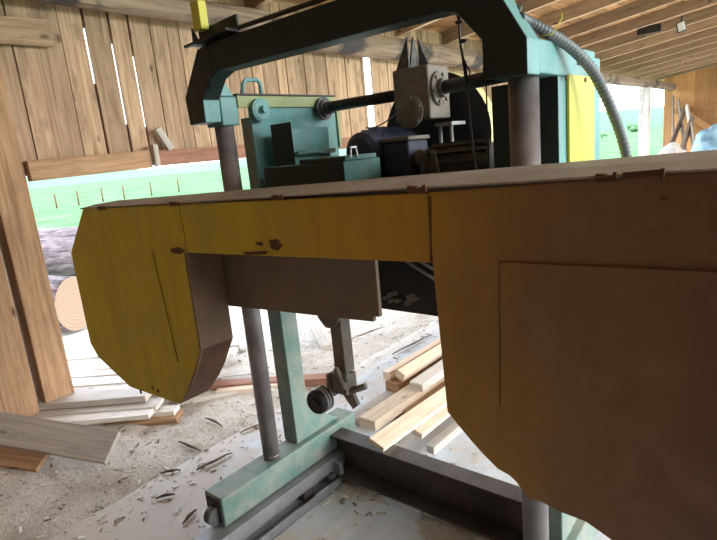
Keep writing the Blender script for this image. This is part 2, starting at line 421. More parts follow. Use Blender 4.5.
# ------------------------------------------------------------ setting: walls and roof
XW = -3.60
def leanplank(mb, y, w, z0, z1, x=XW, lean=0, t=.022):
    c = Vector((x+random.uniform(-.004, .004), y, (z0+z1)/2))
    up = Vector((0, lean, 1)).normalized()
    mb.obox(c, (1, 0, 0), Vector((0, 1, 0)) - up*up.y, up, t/2, w/2, (z1-z0)/2)
wl = MB()
edges = [1.255, 1.345, 1.49, 1.63, 1.785, 1.95, 2.085, 2.24, 2.37, 2.47, 2.61, 2.73, 2.86]
gaps = {1.785: .018, 1.95: .0155, 2.085: .018, 1.63: .004, 1.49: .004}
for a, b in zip(edges[:-1], edges[1:]):
    ga = gaps.get(a, .007); gb = gaps.get(b, .007)
    leanplank(wl, (a+ga/2+b-gb/2)/2, b-a-ga/2-gb/2, 1.535, 2.56 if False else 2.78, lean=random.uniform(-.002, .002))
y = 2.86
while y < 9.2:
    w = random.uniform(.11, .17)
    if y < 4.62 < y+w: w = 4.60-y
    leanplank(wl, y+w/2, w-.008, 1.535, 2.78, lean=random.uniform(-.003, .003))
    if abs(y+w-4.60) > .01 and abs(y-4.72) > .01: wl.box((XW-.045, y-.03, 1.54), (XW-.018, y+.03, 2.75), mi=1)
    y += w
    if abs(y-4.60) < .001: y = 4.72
# full-height slabs nearer than the post
y = 1.07
while y > -2:
    w = random.uniform(.16, .24)
    leanplank(wl, y-w/2, w-.006, -.02, 2.78, x=-3.70, t=.03, lean=random.uniform(-.01, .01)); y -= w
for e_ in edges[1:-1]:
    if e_ in (1.785, 1.95, 2.085):
        a_, b_ = {1.785: (2.08, 2.42), 1.95: (1.82, 2.34), 2.085: (1.80, 2.27)}[e_]
        wl.box((XW-.045, e_-.03, 1.54), (XW-.018, e_+.03, a_), mi=1); wl.box((XW-.045, e_-.03, b_), (XW-.018, e_+.03, 2.75), mi=1)
        continue
    wl.box((XW-.045, e_-.03, 1.54), (XW-.018, e_+.03, 2.75), mi=1)
w_left = wl.build('wall_left', [M['plank'], M['darkp']]); tag(w_left, kind='structure')
# wall behind the camera
wb = MB(); x = -3.7
while x < 3.2:
    w = random.uniform(.14, .2); wb.box((x, -2.04, -.02), (x+w-.003, -2.0, 3.4)); x += w
tag(wb.build('wall_back', M['plank']), kind='structure')
# unseen wall added on the right to keep the guard fronts darker
wr = MB(); y = -2.0
while y < .75:
    w = random.uniform(.14, .2); wr.box((1.75, y, -.02), (1.79, y+w-.003, 3.4)); y += w
tag(wr.build('wall_light_block', M['plank']), kind='structure')
# end wall far right
we = MB(); x = -3.7
while x < 3:
    w = random.uniform(.16, .24); we.box((x, 19.8, -.05), (x+w-.003, 19.84, 2.62+(x+3.55)*.13+.16)); x += w
tag(we.build('wall_end', M['endwall']), kind='structure')
# end wall framing
tag(MB().bar((-3.4, 19.76, 1.72), (3, 19.76, 1.78), .06, .16).build('wall_rail', M['endwall']), 'horizontal nailed rail across the far end wall of orange boards', 'rail')
tag(MB().bar((-3.1, 19.7, 1.65), (-1.2, 19.7, .1), .06, .16).build('wall_brace', M['endwall']), 'diagonal board brace on the far end wall', 'brace')

# roof
TS = .13
def roofz(x): return 2.66 + (x+3.55)*TS
rf = MB()
x = -4.1
while x < 4.4:
    w = random.uniform(.15, .22); yy = -2.2
    while yy < 20:
        L = random.uniform(3, 4.5); z = roofz(x+w/2)+.165
        d = Vector((1, 0, TS)).normalized()
        rf.obox((x+w/2, yy+L/2, z), d, (0, 1, 0), Vector((0, 0, 1))-d*d.z, (w-.008)/2, L/2-.003, .011); yy += L
    x += w
# solid tar-paper layer above the boards
rf.obox((.15, 9, roofz(.15)+.19), Vector((1, 0, TS)), (0, 1, 0), Vector((-TS, 0, 1)), 4.35, 11.2, .006, mi=1)
ceil = rf.build('ceiling', [M['roof'], M['black']]); tag(ceil, kind='structure')
yr = [.35, 1.3, 2.25, 3.15] + [4.15+i*1.04 for i in range(15)]
for i, yv in enumerate(yr):
    if yv > 19.5: continue
    h = .15; x0, x1 = -4.05, 4.35; yj = yv+random.uniform(-.04, .04)
    b = MB(); b.bar((x0, yj, roofz(x0)+h/2), (x1, yj, roofz(x1)+h/2), .055, h)
    o = b.build('rafter', [M['rafter'], M['edge']], ceil)
    for p in o.data.polygons:
        if p.normal.z < -.9: p.material_index = 1  # paler wood here paints the light on the undersides into the colour

# eave logs
def log(name, p0, p1, r0, r1, mats, seed=0, wob=.06, n=20, seg=24, origin=True):
    p0 = Vector(p0); p1 = Vector(p1); pts = []
    for i in range(seg+1):
        t = i/seg; p = p0.lerp(p1, t)
        p = p + Vector((noise.noise(Vector((t*4, seed, 0))), noise.noise(Vector((t*4, seed, 5))), noise.noise(Vector((t*4, seed, 9)))))*r0*.25*(1 if 0 < i < seg else 1)
        pts.append(p)
    mb = MB(); mb.tube(pts, lambda t: r0+(r1-r0)*t, n, True if len(mats) == 1 else 1, 0,
                       rfun=lambda i, a: 1+wob*noise.noise(Vector((i*.35, cos(a)*1.6+seed, sin(a)*1.6))))
    # local frame with X along the log so bark runs along it
    d = (p1-p0).normalized(); q = d.to_track_quat('X', 'Z'); mb.v = [tuple(q.inverted() @ (Vector(v)-p0)) for v in mb.v]
    o = mb.build(name, mats); o.location = p0; o.rotation_mode = 'QUATERNION'; o.rotation_quaternion = q
    return o
tag(log('eave_log', (-3.46, -1.9, 2.575), (-3.46, 3.2, 2.575), .084, .082, [M['peeled'], M['butt']], 3),
    'peeled log wall plate above the near plank wall, with dark patches', 'log')
tag(log('eave_log', (-3.46, 3.21, 2.50), (-3.47, 19.7, 2.455), .112, .11, [M['peeled'], M['butt']], 8, seg=60),
    'long peeled log under the roof edge running to the far corner', 'log')
# bottom beams of the board wall
def beam1(name, p0, p1, w, h, mat, label, cat='beam', group=None, bev=.004):
    b = MB(); b.bar(p0, p1, w, h); return tag(b.build(name, mat, bevel=bev), label, cat, group)
beam1('wall_beam', (-3.55, 1.262, 1.562), (-3.55, 2.045, 1.575), .06, .12, M['post'], 'orange-brown horizontal beam along the foot of the near boards')
beam1('wall_beam', (-3.55, 2.09, 1.575), (-3.55, 9.2, 1.575), .06, .105, M['redw'], 'reddish dark beam under the plank wall behind the saw')
tag(MB().obox((-3.515, 2.07, 1.60), (1, 0, 0), (0, 1, .0), (0, 0, 1), .03, .018, .07).build('wood_block', M['grey'], bevel=.003), 'dark short block nailed where the two wall beams meet', 'block')
tag(MB().bar((-3.53, 2.13, 1.78), (-3.53, 2.215, 1.63), .03, .05).build('wood_scrap', M['grey'], bevel=.003), 'small dark wood scrap leaning on the wall beam', 'wood scrap')
beam1('nailed_board', (-3.54, .2, 2.33), (-3.54, 1.555, 2.345), .025, .15, M['plank'], 'horizontal board nailed high across the near wall planks', 'board')
# near post
pp = MB(); pp.box((-3.76, 1.075, -.08), (-3.555, 1.25, 2.68))
tag(pp.build('timber_post', M['post'], bevel=.006), 'squared orange timber post at the left edge beside the opening', 'post')
tag(MB().box((-3.60, .83, -.05), (-3.57, 1.035, 2.4)).build('bark_slab', M['post'], bevel=.004), 'upright sawn slab beside the squared timber post', 'board')
tag(MB().box((-3.66, 16.4, -.05), (-3.42, 16.62, 2.38)).build('timber_post', M['whitep'], bevel=.01), 'pale whitish post in the far wall opening beyond the hose', 'post')
# leaning board in the white post's neighbourhood
beam1('leaning_board', (-3.3, 14.8, -.02), (-3.5, 16.2, 2.3), .03, .13, M['whitep'], 'pale narrow board leaning against the whitish far post', 'board')
for k, (xa, xb, zb, w, lab) in enumerate([(-3.15, -3.42, 2.15, .24, 'old plank standing almost upright in the far corner'), (-2.75, -3.25, 2.05, .22, 'wide old plank leaning left in the far corner'),
        (-3.42, -3.0, 1.8, .18, 'old plank leaning right across the others in the far corner'), (-2.45, -2.95, 1.85, .2, 'old plank leaning at the right of the corner bunch'),
        (-3.0, -2.75, 1.5, .26, 'short wide old plank low in the far corner')]):
    beam1('leaning_plank', (xa, 18.5-.22*k, 0), (xb, 19.62-.22*k, zb), .04, w, M['darkp'] if k != 3 else M['grey'], lab, 'plank', 'old planks leaning in the far corner')
sk = MB(); sk.ell((-2.95, 17.0, .42), .36, .32, .42, 0, .25); tag(sk.build('sack', M['sack']), 'pale stuffed sack near the far corner of the shed', 'sack')
sk = MB(); sk.ell((-1.86, 15.2, .6), .38, .35, .62, 0, .3); tag(sk.build('tarpaulin_bundle', M['bluep']), 'blue and white covered bundle at the right edge near the end wall', 'bundle')
tag(MB().cyl((-2.8, 15.4, .42), (-2.3, 14.7, .62), .022).build('metal_rod', M['steel']), 'thin pale rod sticking out beside the blue bundle', 'rod')

# flood lamp under the rafters
def roof_hit(x, y, dz=0):
    r = ray(x, y); k = (roofz(0)-H+dz)/(r.z-TS*r.x); return r*k + Vector((0, 0, H))
lp = roof_hit(681, 27, -.05)
lamp = empty('flood_lamp', lp, 'small white flood lamp fixed under the rafters at upper right', 'lamp')
MB().obox(lp, (.8, -.3, .2), (.3, .9, 0), (-.2, 0, 1), .06, .03, .075).build('lamp_housing', M['cast'], lamp, bevel=.01)
MB().obox(lp+Vector((.01, -.035, 0)), (.8, -.3, .2), (.3, .9, 0), (-.2, 0, 1), .047, .012, .06).build('lamp_glass', M['glass'], lamp)
MB().bar(lp+Vector((0, .02, .05)), lp+Vector((0, .04, .16)), .05, .02, up=(1, 0, 0)).build('bracket', M['cast'], lamp)
tag(MB().box((lp.x-.62, lp.y+.02, lp.z+.0), (lp.x-.28, lp.y+.06, lp.z+.12)).build('junction_box', M['black'], bevel=.005), 'dark flat box beside the flood lamp under the roof', 'box')

# ------------------------------------------------------------ sawmill track (log bed)
bed = empty('log_bed', (-1.1, 1.4, 0), 'low steel track of the sawmill with dark cross girder on the floor', 'track')
for sx in (-1.66, -.545):
    d = -1 if sx < -1 else 1
    r = MB(); r.box((sx-.055, -.2, .118), (sx+.045, 1.70, .124)); r.box((sx+.035, -.2, .066), (sx+.045, 1.70, .12))
    tag(r.build('upper_rail', M['rail'], bed, bevel=.0015), 'grey angle rail')
    r = MB(); r.box((sx-.02, -.2, .004), (sx+.085, 1.70, .010)); r.box((sx+.075, -.2, .0), (sx+.085, 1.70, .042)); r.box((sx-.02, -.2, .0), (sx-.01, 1.7, .042))
    r.build('lower_rail', M['rail'], bed, bevel=.0015)
    for yy in (.25, .62, 1.02, 1.42):
        s_ = MB(); s_.box((sx-.0, yy-.03, .01), (sx+.034, yy+.03, .117)); s_.build('spacer', M['girder'], bed, bevel=.002)
gd = MB()
gx0, gx1 = -1.685, -.50
for z0, z1, y0, y1 in ((.206, .216, 1.615, 1.70), (.045, .056, 1.57, 1.70), (.056, .206, 1.655, 1.665)): gd.box((gx0, y0, z0), (gx1, y1, z1))
tag(gd.build('cross_girder', M['girder'], bed, bevel=.002), 'dark steel I-shaped cross girder')
bk = MB(); bk.box((-1.655, 1.575, .0), (-1.57, 1.60, .115)); bk.build('foot_bracket', M['rail'], bed, bevel=.008)
MB().cyl((-1.61, 1.535, .045), (-1.61, 1.6, .045), .012, 12).build('bolt', M['cast'], bed)

# ------------------------------------------------------------ sawmill frame (gantry)
fr = empty('sawmill_gantry', (-1.12, 1.3, .125), 'green steel gantry of the band sawmill with dark arch over two columns', 'sawmill frame')
arch = [(-1.765, 1.645), (-1.77, 1.742), (-1.657, 1.886), (-1.605, 1.897), (-.62, 1.897), (-.60, 1.89), (-.488, 1.70), (-.488, 1.625),
        (-.597, 1.630), (-.594, 1.714), (-.657, 1.787), (-.70, 1.797), (-1.53, 1.803), (-1.556, 1.802), (-1.605, 1.785), (-1.663, 1.722), (-1.667, 1.645)]
def arch_mesh(y0, y1):
    a = MB()
    # built of quads between the outer and the inner outline
    outer = [(-1.765, 1.645), (-1.77, 1.742), (-1.657, 1.886), (-1.605, 1.897), (-.62, 1.897), (-.595, 1.885), (-.488, 1.70), (-.488, 1.625)]
    inner = [(-1.667, 1.645), (-1.663, 1.722), (-1.605, 1.785), (-1.55, 1.803), (-.70, 1.797), (-.657, 1.787), (-.594, 1.714), (-.597, 1.63)]
    vs = []
    for (p, q) in zip(outer, inner): vs += [(p[0], y0, p[1]), (q[0], y0, q[1]), (p[0], y1, p[1]), (q[0], y1, q[1])]
    fs = []
    for i in range(7):
        b = i*4; c = b+4
        fs += [(b, b+1, c+1, c), (b+2, c+2, c+3, b+3), (b, c, c+2, b+2), (b+1, b+3, c+3, c+1)]
    fs += [(0, 2, 3, 1), (28, 29, 31, 30)]
    return a._add(vs, fs)
ao = tag(arch_mesh(1.2, 1.27).build('arch_beam', [M['arch'], M['teal']], fr, bevel=.004), 'blackish green welded arch beam with lit right side painted teal')
for p in ao.data.polygons:
    if p.normal.x > .8 and abs(p.normal.y) < .1: p.material_index = 1  # teal on right-facing sides paints the side light onto the arch
# column caps, brackets running back
cp = MB(); cp.box((-1.763, 1.271, 1.632), (-1.662, 1.35, 1.735)); cp.build('column_cap', M['teal'], fr, bevel=.006)
gs = MB(); gs.prismX([(1.272, 1.735), (1.335, 1.735), (1.30, 1.79), (1.272, 1.81)], -1.672, -1.660); gs.build('gusset', M['teal'], fr, bevel=.003)
cp = MB(); cp.box((-.600, 1.271, 1.630), (-.489, 1.68, 1.705)); pass
tag(cp.build('rear_arm', M['teal'], fr, bevel=.004), 'pale teal box arm running back from the arch')
for cxx in (-1.71, -.545):
    c = MB(); c.cyl((cxx, 1.31, .25), (cxx, 1.31, 1.632), .036, 32)
    for zz in (.95, .262): c.lathe((cxx, 1.31, zz), (0, 0, 1), [(0, .0362), (.002, .0372), (.004, .0372), (.006, .0362)], 32)
    c.build('column', M['steel'], fr)
for sx, lab in ((-1.71, None), (-.545, None)):
    b = MB(); b.box((sx-.055, 1.0, .13), (sx+.057, 1.80, .25)); b.build('base_beam', M['green'], fr, bevel=.006)
    w = MB(); w.box((sx-.04, .995, .145), (sx+.042, .9995, .235)); w.build('end_opening_shade_sheet', M['black'], fr)  # black sheet painted as the dark inside the hollow beam end
    w = MB(); w.cyl((sx-.006, .985, .175), (sx+.03, .985, .175), .035, 20)
    tag(w.build('track_wheel', M['cast'], fr), 'dark flanged track wheel')
def post_mb(sx):
    p = MB(); p.box((sx-.06, 1.44, .25), (sx+.025, 1.53, 1.665)); return p
post_mb(-1.71).build('frame_post', M['green'], fr, bevel=.004)
p2 = MB(); p2.box((-.60, 1.44, .25), (-.515, 1.53, .9)); p2.build('frame_post', M['green'], fr, bevel=.004)
for sx in (-1.69, -.52):
    gq = MB(); gq.prismX([(1.53, .25), (1.72, .25), (1.66, .29), (1.53, .42)], sx-.01, sx+.002); gq.build('gusset', M['green'], fr, bevel=.002)

# teal carriage plate, top bar, rollers, handle on the left
cpl = MB(); cpl.box((-1.682, 1.41, 1.25), (-1.668, 1.90, 1.70)); cpl.build('side_plate', M['teal'], fr, bevel=.002)
ob = MB(); ob.box((-1.668, 1.345, 1.695), (-1.655, 1.88, 1.738)); tag(ob.build('guide_bar', M['olive'], fr, bevel=.002), 'olive green guide bar')
tb = MB(); tb.box((-1.74, 1.345, 1.7385), (-1.650, 1.89, 1.745)); tb.build('top_strip', M['black'], fr, bevel=.001)
ed = MB(); ed.box((-1.69, 1.90, 1.52), (-1.66, 1.915, 1.70)); ed.build('end_plate', M['olive'], fr)
hub = MB().lathe((-1.654, 1.437, 1.684), (1, 0, 0), [(0, .026), (.008, .026), (.008, .043), (.02, .043), (.022, .036), (.024, .036), (.024, .014), (.045, .013)], 28)
hub.build('guide_roller', M['teal'], fr)
hd = MB().tube([atX(242, 95, -1.69), atX(243, 84, -1.69), atX(245, 80, -1.69), atX(257, 80, -1.69), atX(260, 84, -1.69), atX(261, 95, -1.69)], .008, 10)
tag(hd.build('handle', M['teal'], fr), 'teal bent lifting handle')

# electrical cabinet on the right
cab = MB(); cab.box((-.67, 1.395, .8), (-.492, 1.74, 1.629)); 
cb = cab.build('cabinet', [M['teal'], M['arch']], fr, bevel=.003)
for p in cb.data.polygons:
    if p.normal.y < -.9: p.material_index = 1  # shaded front of the cabinet put into its paint
cu = MB(); cu.box((-.67, 1.681, 1.629), (-.492, 1.74, 1.69)); cu.build('cabinet_top', M['teal'], fr, bevel=.003)
dr = MB(); dr.box((-.491, 1.448, .85), (-.483, 1.655, 1.634)); dd = tag(dr.build('cabinet_door', M['panely'], fr, bevel=.002), 'lime yellow door panel')
for (px, py) in ((566, 78), (585, 80)):
    q = atX(px, py, -.483); MB().lathe(q, (1, 0, 0), [(-.001, .006), (.003, .006)], 12).build('screw', M['rust'], dd)
q = atX(580, 60, -.488); nb = MB(); nb.box((-.4885, q.y-.019, q.z-.013), (-.485, q.y+.019, q.z+.013)); nb.build('name_plate', M['badge'], fr)

# shaft and gearbox
sh = MB().cyl((-1.625, 1.80, 1.69), (-1.225, 1.80, 1.69), .022, 20); sh.cyl((-1.07, 1.80, 1.69), (-.672, 1.72, 1.69), .024, 20)
tag(sh.build('cross_shaft', M['black'], fr), 'dark greasy cross shaft')
MB().lathe((-1.655, 1.80, 1.687), (1, 0, 0), [(0, .03), (.006, .03), (.006, .048), (.018, .048), (.018, .036), (.03, .036), (.03, .026), (.06, .026)], 28).build('shaft_bearing', M['cast'], fr)
gb = MB(); gb.box((-1.225, 1.735, 1.585), (-1.07, 1.88, 1.772)); gbo = gb.build('gearbox', M['gear'], fr, bevel=.006)
fl_ = MB().lathe((-1.155, 1.734, 1.617), (0, -1, 0), [(0, .058), (.012, .058), (.012, .05), (.016, .05)], 32)
for k in range(6):
    a = k*pi/3+.3; fl_.lathe((-1.155+.049*cos(a), 1.722, 1.617+.049*sin(a)), (0, -1, 0), [(0, .007), (.008, .007)], 8)
fl_.build('front_flange', M['gear'], gbo)
f2 = MB().lathe((-1.069, 1.80, 1.69), (1, 0, 0), [(0, .06), (.01, .06), (.01, .034), (.03, .034)], 32)
for k in range(6):
    a = k*pi/3+.2; f2.lathe((-1.062, 1.80+.05*cos(a), 1.69+.05*sin(a)), (1, 0, 0), [(0, .007), (.010, .007)], 8)
f2.build('side_flange', M['gear'], gbo)
ls = MB(); ls.prismY([(-1.225, 1.772), (-1.165, 1.772), (-1.165, 1.885)], 1.76, 1.766); ls.prismY([(-1.165, 1.772), (-1.12, 1.772), (-1.14, 1.82), (-1.165, 1.885)], 1.83, 1.836)
ls.prismX([(1.766, 1.772), (1.836, 1.772), (1.80, 1.885)], -1.17, -1.163); ls.build('lug', M['cast'], gbo)
stn = MB(); stn.box((-1.07, 1.76, 1.555), (-1.0, 1.86, 1.567)); stn.cyl((-1.058, 1.775, 1.36), (-1.058, 1.775, 1.556), .007, 8); stn.cyl((-1.012, 1.775, 1.36), (-1.012, 1.775, 1.556), .007, 8)
stn.build('gearbox_bracket', M['rail'], fr)

# arch top: rod, tilt plate, yellow plate, spike
MB().cyl((-1.47, 1.225, 1.919), (-.66, 1.225, 1.915), .0075, 10).build('top_rod', M['black'], fr)
pl = MB(); pl.obox((-1.555, 1.225, 1.927), (1, 0, .05), (0, 1, 0), (-.05, 0, 1), .105, .004, .028); pl.obox((-1.555, 1.20, 1.905), (1, 0, .05), (0, 1, 0), (-.05, 0, 1), .105, .03, .004)
pl.prismY([(-1.66, 1.90), (-1.62, 1.90), (-1.655, 1.955)], 1.19, 1.196)
pl.cyl((-1.72, 1.2, 1.908), (-1.60, 1.21, 1.908), .006, 8)
pl.build('pointer_plate', M['black'], fr)
yp = MB(); yp.obox((-1.612, 1.20, 1.985), (1, 0, 0), (0, 1, 0), (0, 0, 1), .022, .016, .045); 
tag(yp.build('scale_block', M['olive'] if False else M['panely'], fr, bevel=.002), 'small yellow upright block')

# ------------------------------------------------------------ saw head
hdm = empty('saw_head', (-1.12, 1.1, .6), 'yellow-ochre band saw head with two big angular wheel guards', 'saw head')
Y0, Y1 = 1.0, 1.15
lg = [(-2.32, 1.37), (-2.53, 1.175), (-2.53, .746), (-2.477, .686), (-2.218, .593), (-1.83, .606), (-1.735, .695), (-1.68, .76), (-1.607, .87), (-1.603, 1.217)]
lgL = lg + [(-1.603, 1.3812)]
bmP = [(-1.602, 1.217), (-1.602, 1.3812), (-.6375, 1.396), (-.6375, 1.239)]
rg = [(-.6365, 1.397), (-.637, 1.24), (-.634, 1.154), (-.624, .88), (-.595, .85), (-.567, .823), (-.535, .795), (-.502, .770), (-.475, .763), (-.458, .752), (-.435, .722), (-.40, .722), (-.36, .714), (-.31, .712), (-.259, .690), (-.1, .63), (.1, .61), (.28, .72), (.33, .88), (.33, 1.25), (.2, 1.425), (-.112, 1.4165)]
def guard(name, poly, mat, lab, y1=1.15):
    g = MB(); g.prismY(poly, Y0, y1, 0, 1); o = g.build(name, [mat, M['inner']], hdm, bevel=.003); o['label'] = lab
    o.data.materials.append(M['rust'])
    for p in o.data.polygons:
        p.material_index = 0 if p.normal.y < -.9 else (2 if p.normal.z < -.35 else 1)  # downward-facing facets take the darkest material
    return o
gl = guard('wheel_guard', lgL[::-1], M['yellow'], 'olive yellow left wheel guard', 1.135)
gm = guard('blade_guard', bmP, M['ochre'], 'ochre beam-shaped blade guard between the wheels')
gr = guard('wheel_guard', rg, M['brown'], 'right wheel guard, ochre dimmed to brown')
# inner dark facet of the left guard, rolled edge
e = MB(); e.prismY([(-1.607, .87), (-1.603, 1.217), (-1.613, 1.217), (-1.617, .875)], .994, 1.0); e.tube([(-1.735, .998, .695), (-1.68, .995, .76), (-1.607, .997, .87)], .005, 6)
e.build('rolled_edge', M['inner'], gl)
# doors: slightly raised sheets
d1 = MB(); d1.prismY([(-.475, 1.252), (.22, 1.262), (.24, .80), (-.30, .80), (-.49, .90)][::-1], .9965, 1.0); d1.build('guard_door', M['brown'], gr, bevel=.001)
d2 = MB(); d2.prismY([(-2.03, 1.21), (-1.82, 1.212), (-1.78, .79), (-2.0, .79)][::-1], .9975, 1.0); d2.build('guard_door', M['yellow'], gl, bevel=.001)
def seam(pts, par, w=.0016):
    m = MB()
    for (a, b) in zip(pts[:-1], pts[1:]): m.bar((a[0], .9958, a[1]), (b[0], .9958, b[1]), .0012, w*2, up=(0.01, 0, 1) if abs(a[1]-b[1]) < abs(a[0]-b[0]) else (1, 0, 0))
    m.build('door_seam', M['rust'], par)
seam([(-.487, .93), (-.475, 1.252), (.22, 1.262)], gr, .0009)
seam([(-1.82, 1.212), (-1.78, .79)], gl, .0007)
# dark bolt holes and scratches on the left guard
for (px, py) in ((153, 388), (141, 392), (158, 391)):
    q = atY(px, py, .9985); MB().lathe(q, (0, -1, 0), [(0, .009), (.0015, .009)], 10).build('bolt_hole', M['rust'], gl)
# chipped paint patches
def patch(pts, Yv, parent, mat=M['rust'], name='paint_chip'):
    P = [atY(x, y, Yv) for x, y in pts]; m = MB(); m.prismY([(p.x, p.z) for p in P], Yv-.001, Yv+.0005); return m.build(name, mat, parent)
patch([(269, 240), (277, 239), (282, 246), (278, 251), (271, 248)], .9985, gm)
patch([(255, 242), (262, 242), (263, 246), (257, 245)], .9985, gm)
patch([(170, 249), (178, 247), (186, 251), (180, 254), (172, 253)], .9985, gl)
patch([(243, 252), (268, 251), (266, 254), (246, 255)], .9985, gm)
patch([(429.5, 196), (431, 196), (431.5, 262), (430, 262)], .9985, gm, M['rust'], 'seam_line')
patch([(660, 196), (668, 198), (663, 202)], .9985, gr)
# top lid
def lidz(x): return 1.371 + (x+2.32)*(1.4175-1.371)/(2.208)
def lidb(x): return 1.386 + (x+2.3)*(1.440-1.386)/2.17
lid = MB(); xs = [-2.325, -1.9, -1.6, -1.2, -.9, -.64, -.45, -.21, -.2, 0, .2]
vs = []; 
for x in xs:
    w = .003*noise.noise(Vector((x*6, 0, 0)))
    vs += [(x, .990, lidz(x)+.003+w), (x, 1.06, (lidz(x)+lidb(x))/2+.004-w), (x, 1.158, lidb(x)), (x, .990, lidz(x)-.001+w), (x, 1.06, (lidz(x)+lidb(x))/2-.001-w), (x, 1.158, lidb(x)-.005)]
fs = []
for i in range(len(xs)-1):
    b = i*6; c = b+6
    fs += [(b, b+1, c+1, c), (b+1, b+2, c+2, c+1), (b+3, c+3, c+4, b+4), (b+4, c+4, c+5, b+5), (b, c, c+3, b+3), (b+2, b+5, c+5, c+2)]
fs += [(0, 3, 4, 1), (1, 4, 5, 2), (60, 61, 64, 63), (61, 62, 65, 64)]
lid._add(vs, fs); lido = tag(lid.build('top_lid', M['lid'], hdm), 'dusty grey-brown lid sheet')
for px, w in ((103, .05), (177, .045), (282, .045), (421, .05), (608, .035), (560, .0)):
    if w == 0: continue
    q = atY(px, 200, 1.0); z = lidz(q.x)
    h = MB(); h.box((q.x-w/2, .984, z-.008), (q.x+w/2, .9895, z+.002)); h.cyl((q.x-w*.45, .985, z+.003), (q.x+w*.1, .985, z+.003), .004, 8); h.box((q.x+w*.35, .982, z-.006), (q.x+w*.5, .99, z+.008))
    h.build('hinge', M['rust'], lido)
# torn strip on the right
q = atY(630, 178, .99); t = MB(); t.bar((q.x-.01, .985, lidz(q.x)+.001), (q.x+.05, .985, lidz(q.x)+.004), .007, .010); t.bar((q.x+.048, .984, lidz(q.x)-.008), (q.x+.05, .984, lidz(q.x)+.010), .006, .006, up=(1, 0, 0)); t.build('torn_clasp', M['rust'], lido, bevel=.001)

# hanging cover sheet
hs = MB(); hs.prismY([(-1.66, 1.22), (-.92, 1.23), (-.922, 1.03), (-.945, 1.028), (-.947, 1.012), (-1.66, .982)], 1.152, 1.166)
tag(hs.build('cover_sheet', M['plate'], hdm, bevel=.002), 'brownish grey flat cover sheet hanging under the beam')
# guide roller hanger
hg = empty('x', (0, 0, 0), None, None); bpy.data.objects.remove(hg)
ho = MB(); ho.box((-1.165, 1.195, .80), (-1.112, 1.203, 1.10)); ho.box((-1.120, 1.19, .80), (-1.112, 1.235, 1.06)); ho.prismY([(-1.20, .985), (-1.17, .955), (-1.14, .955), (-1.11, .985), (-1.11, 1.03), (-1.20, 1.03)], 1.178, 1.186)
hgo = tag(ho.build('guide_hanger', M['gear'], hdm, bevel=.002), 'rusty vertical hanger bar')
cl = MB(); cl.box((-1.16, 1.17, .735), (-1.10, 1.225, .80)); cl.cyl((-1.175, 1.18, .785), (-1.09, 1.18, .80), .014, 14); cl.cyl((-1.11, 1.19, .74), (-1.05, 1.21, .765), .011, 12); cl.box((-1.175, 1.16, .715), (-1.165, 1.21, .80)); cl.cyl((-1.13, 1.165, .83), (-1.10, 1.165, .76), .009, 10)
cl.prismY([(-1.15, .74), (-1.10, .75), (-1.075, .70), (-1.10, .68)], 1.19, 1.205)
cl.build('clamp', M['gear'], hgo, bevel=.002)
rl = MB().lathe((-1.195, 1.115, .712), (0, 1, 0), [(0, .014), (.004, .014), (.004, .030), (0, .036), (.008, .041), (.02, .041), (.024, .036), (.03, .041), (.036, .036), (.042, .041), (.05, .041), (.055, .03), (.08, .012)], 32)
ro = rl.build('guide_wheel', M['black'], hgo); 
for k in (.022, .034, .046): MB().lathe((-1.195, 1.115+k, .712), (0, 1, 0), [(0, .0405), (.003, .0425), (.006, .0405)], 32).build('wheel_ring', M['bright'], ro)

# carriage beam between the columns, seen under the guard
cbm = MB(); cbm.box((-1.62, 1.36, .975), (-.66, 1.46, 1.145)); cbm.box((-1.62, 1.46, 1.0), (-1.56, 1.9, 1.33)); cbm.box((-.80, 1.46, 1.0), (-.74, 1.9, 1.33))
tag(cbm.build('carriage_beam', M['black'], hdm, bevel=.004), 'black greasy carriage beam')
pltm = MB(); pltm.box((-1.62, 1.30, 1.332), (-.70, 1.98, 1.345)); pltm.build('deck_plate', M['arch'], hdm, bevel=.002)
jb = MB(); jb.cyl(atY(398, 256, 1.36), atY(436, 280, 1.36), .006, 8); jb.cyl(atY(408, 254, 1.36), atY(438, 272, 1.36), .005, 8)
jb.build('hydraulic_pipe', M['rail'], hdm)
cg = MB()
for k in range(10):
    q = atY(random.uniform(388, 425), random.uniform(292, 303), 1.355); cg.obox(q, (1, random.random(), .3), (0, 1, 0), (-.3, 0, 1), random.uniform(.006, .018), .005, random.uniform(.004, .009))
tag(cg.build('packed_sawdust', M['gear'], hdm), kind='stuff')
# control boxes
ba = MB(); ba.box((-1.612, 1.45, 1.345), (-1.497, 1.456, 1.625)); ba.box((-1.612, 1.456, 1.345), (-1.60, 1.66, 1.60)); ba.box((-1.60, 1.456, 1.345), (-1.505, 1.66, 1.60)); 
bao = ba.build('relay_box', [M['teal'], M['arch']], hdm, bevel=.003)
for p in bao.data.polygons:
    if p.normal.y < -.9: p.material_index = 1  # front darker than the sides: shade painted on
MB().cyl((-1.487, 1.452, 1.508), (-1.487, 1.665, 1.508), .009, 12).build('grab_rod', M['teal'], bao)
bb = MB(); bb.box((-1.545, 1.33, 1.345), (-1.155, 1.525, 1.468)); bbo = bb.build('control_box', [M['teal'], M['arch']], hdm, bevel=.003)
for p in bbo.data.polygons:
    if p.normal.y < -.9: p.material_index = 1  # shade of the box front painted as dark colour
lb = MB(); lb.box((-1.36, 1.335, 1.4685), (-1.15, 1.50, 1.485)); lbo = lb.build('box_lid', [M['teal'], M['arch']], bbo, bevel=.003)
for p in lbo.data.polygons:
    if p.normal.y < -.9: p.material_index = 1  # lid front darkened the same way, as painted shade
q = atX(352, 147, -1.15)
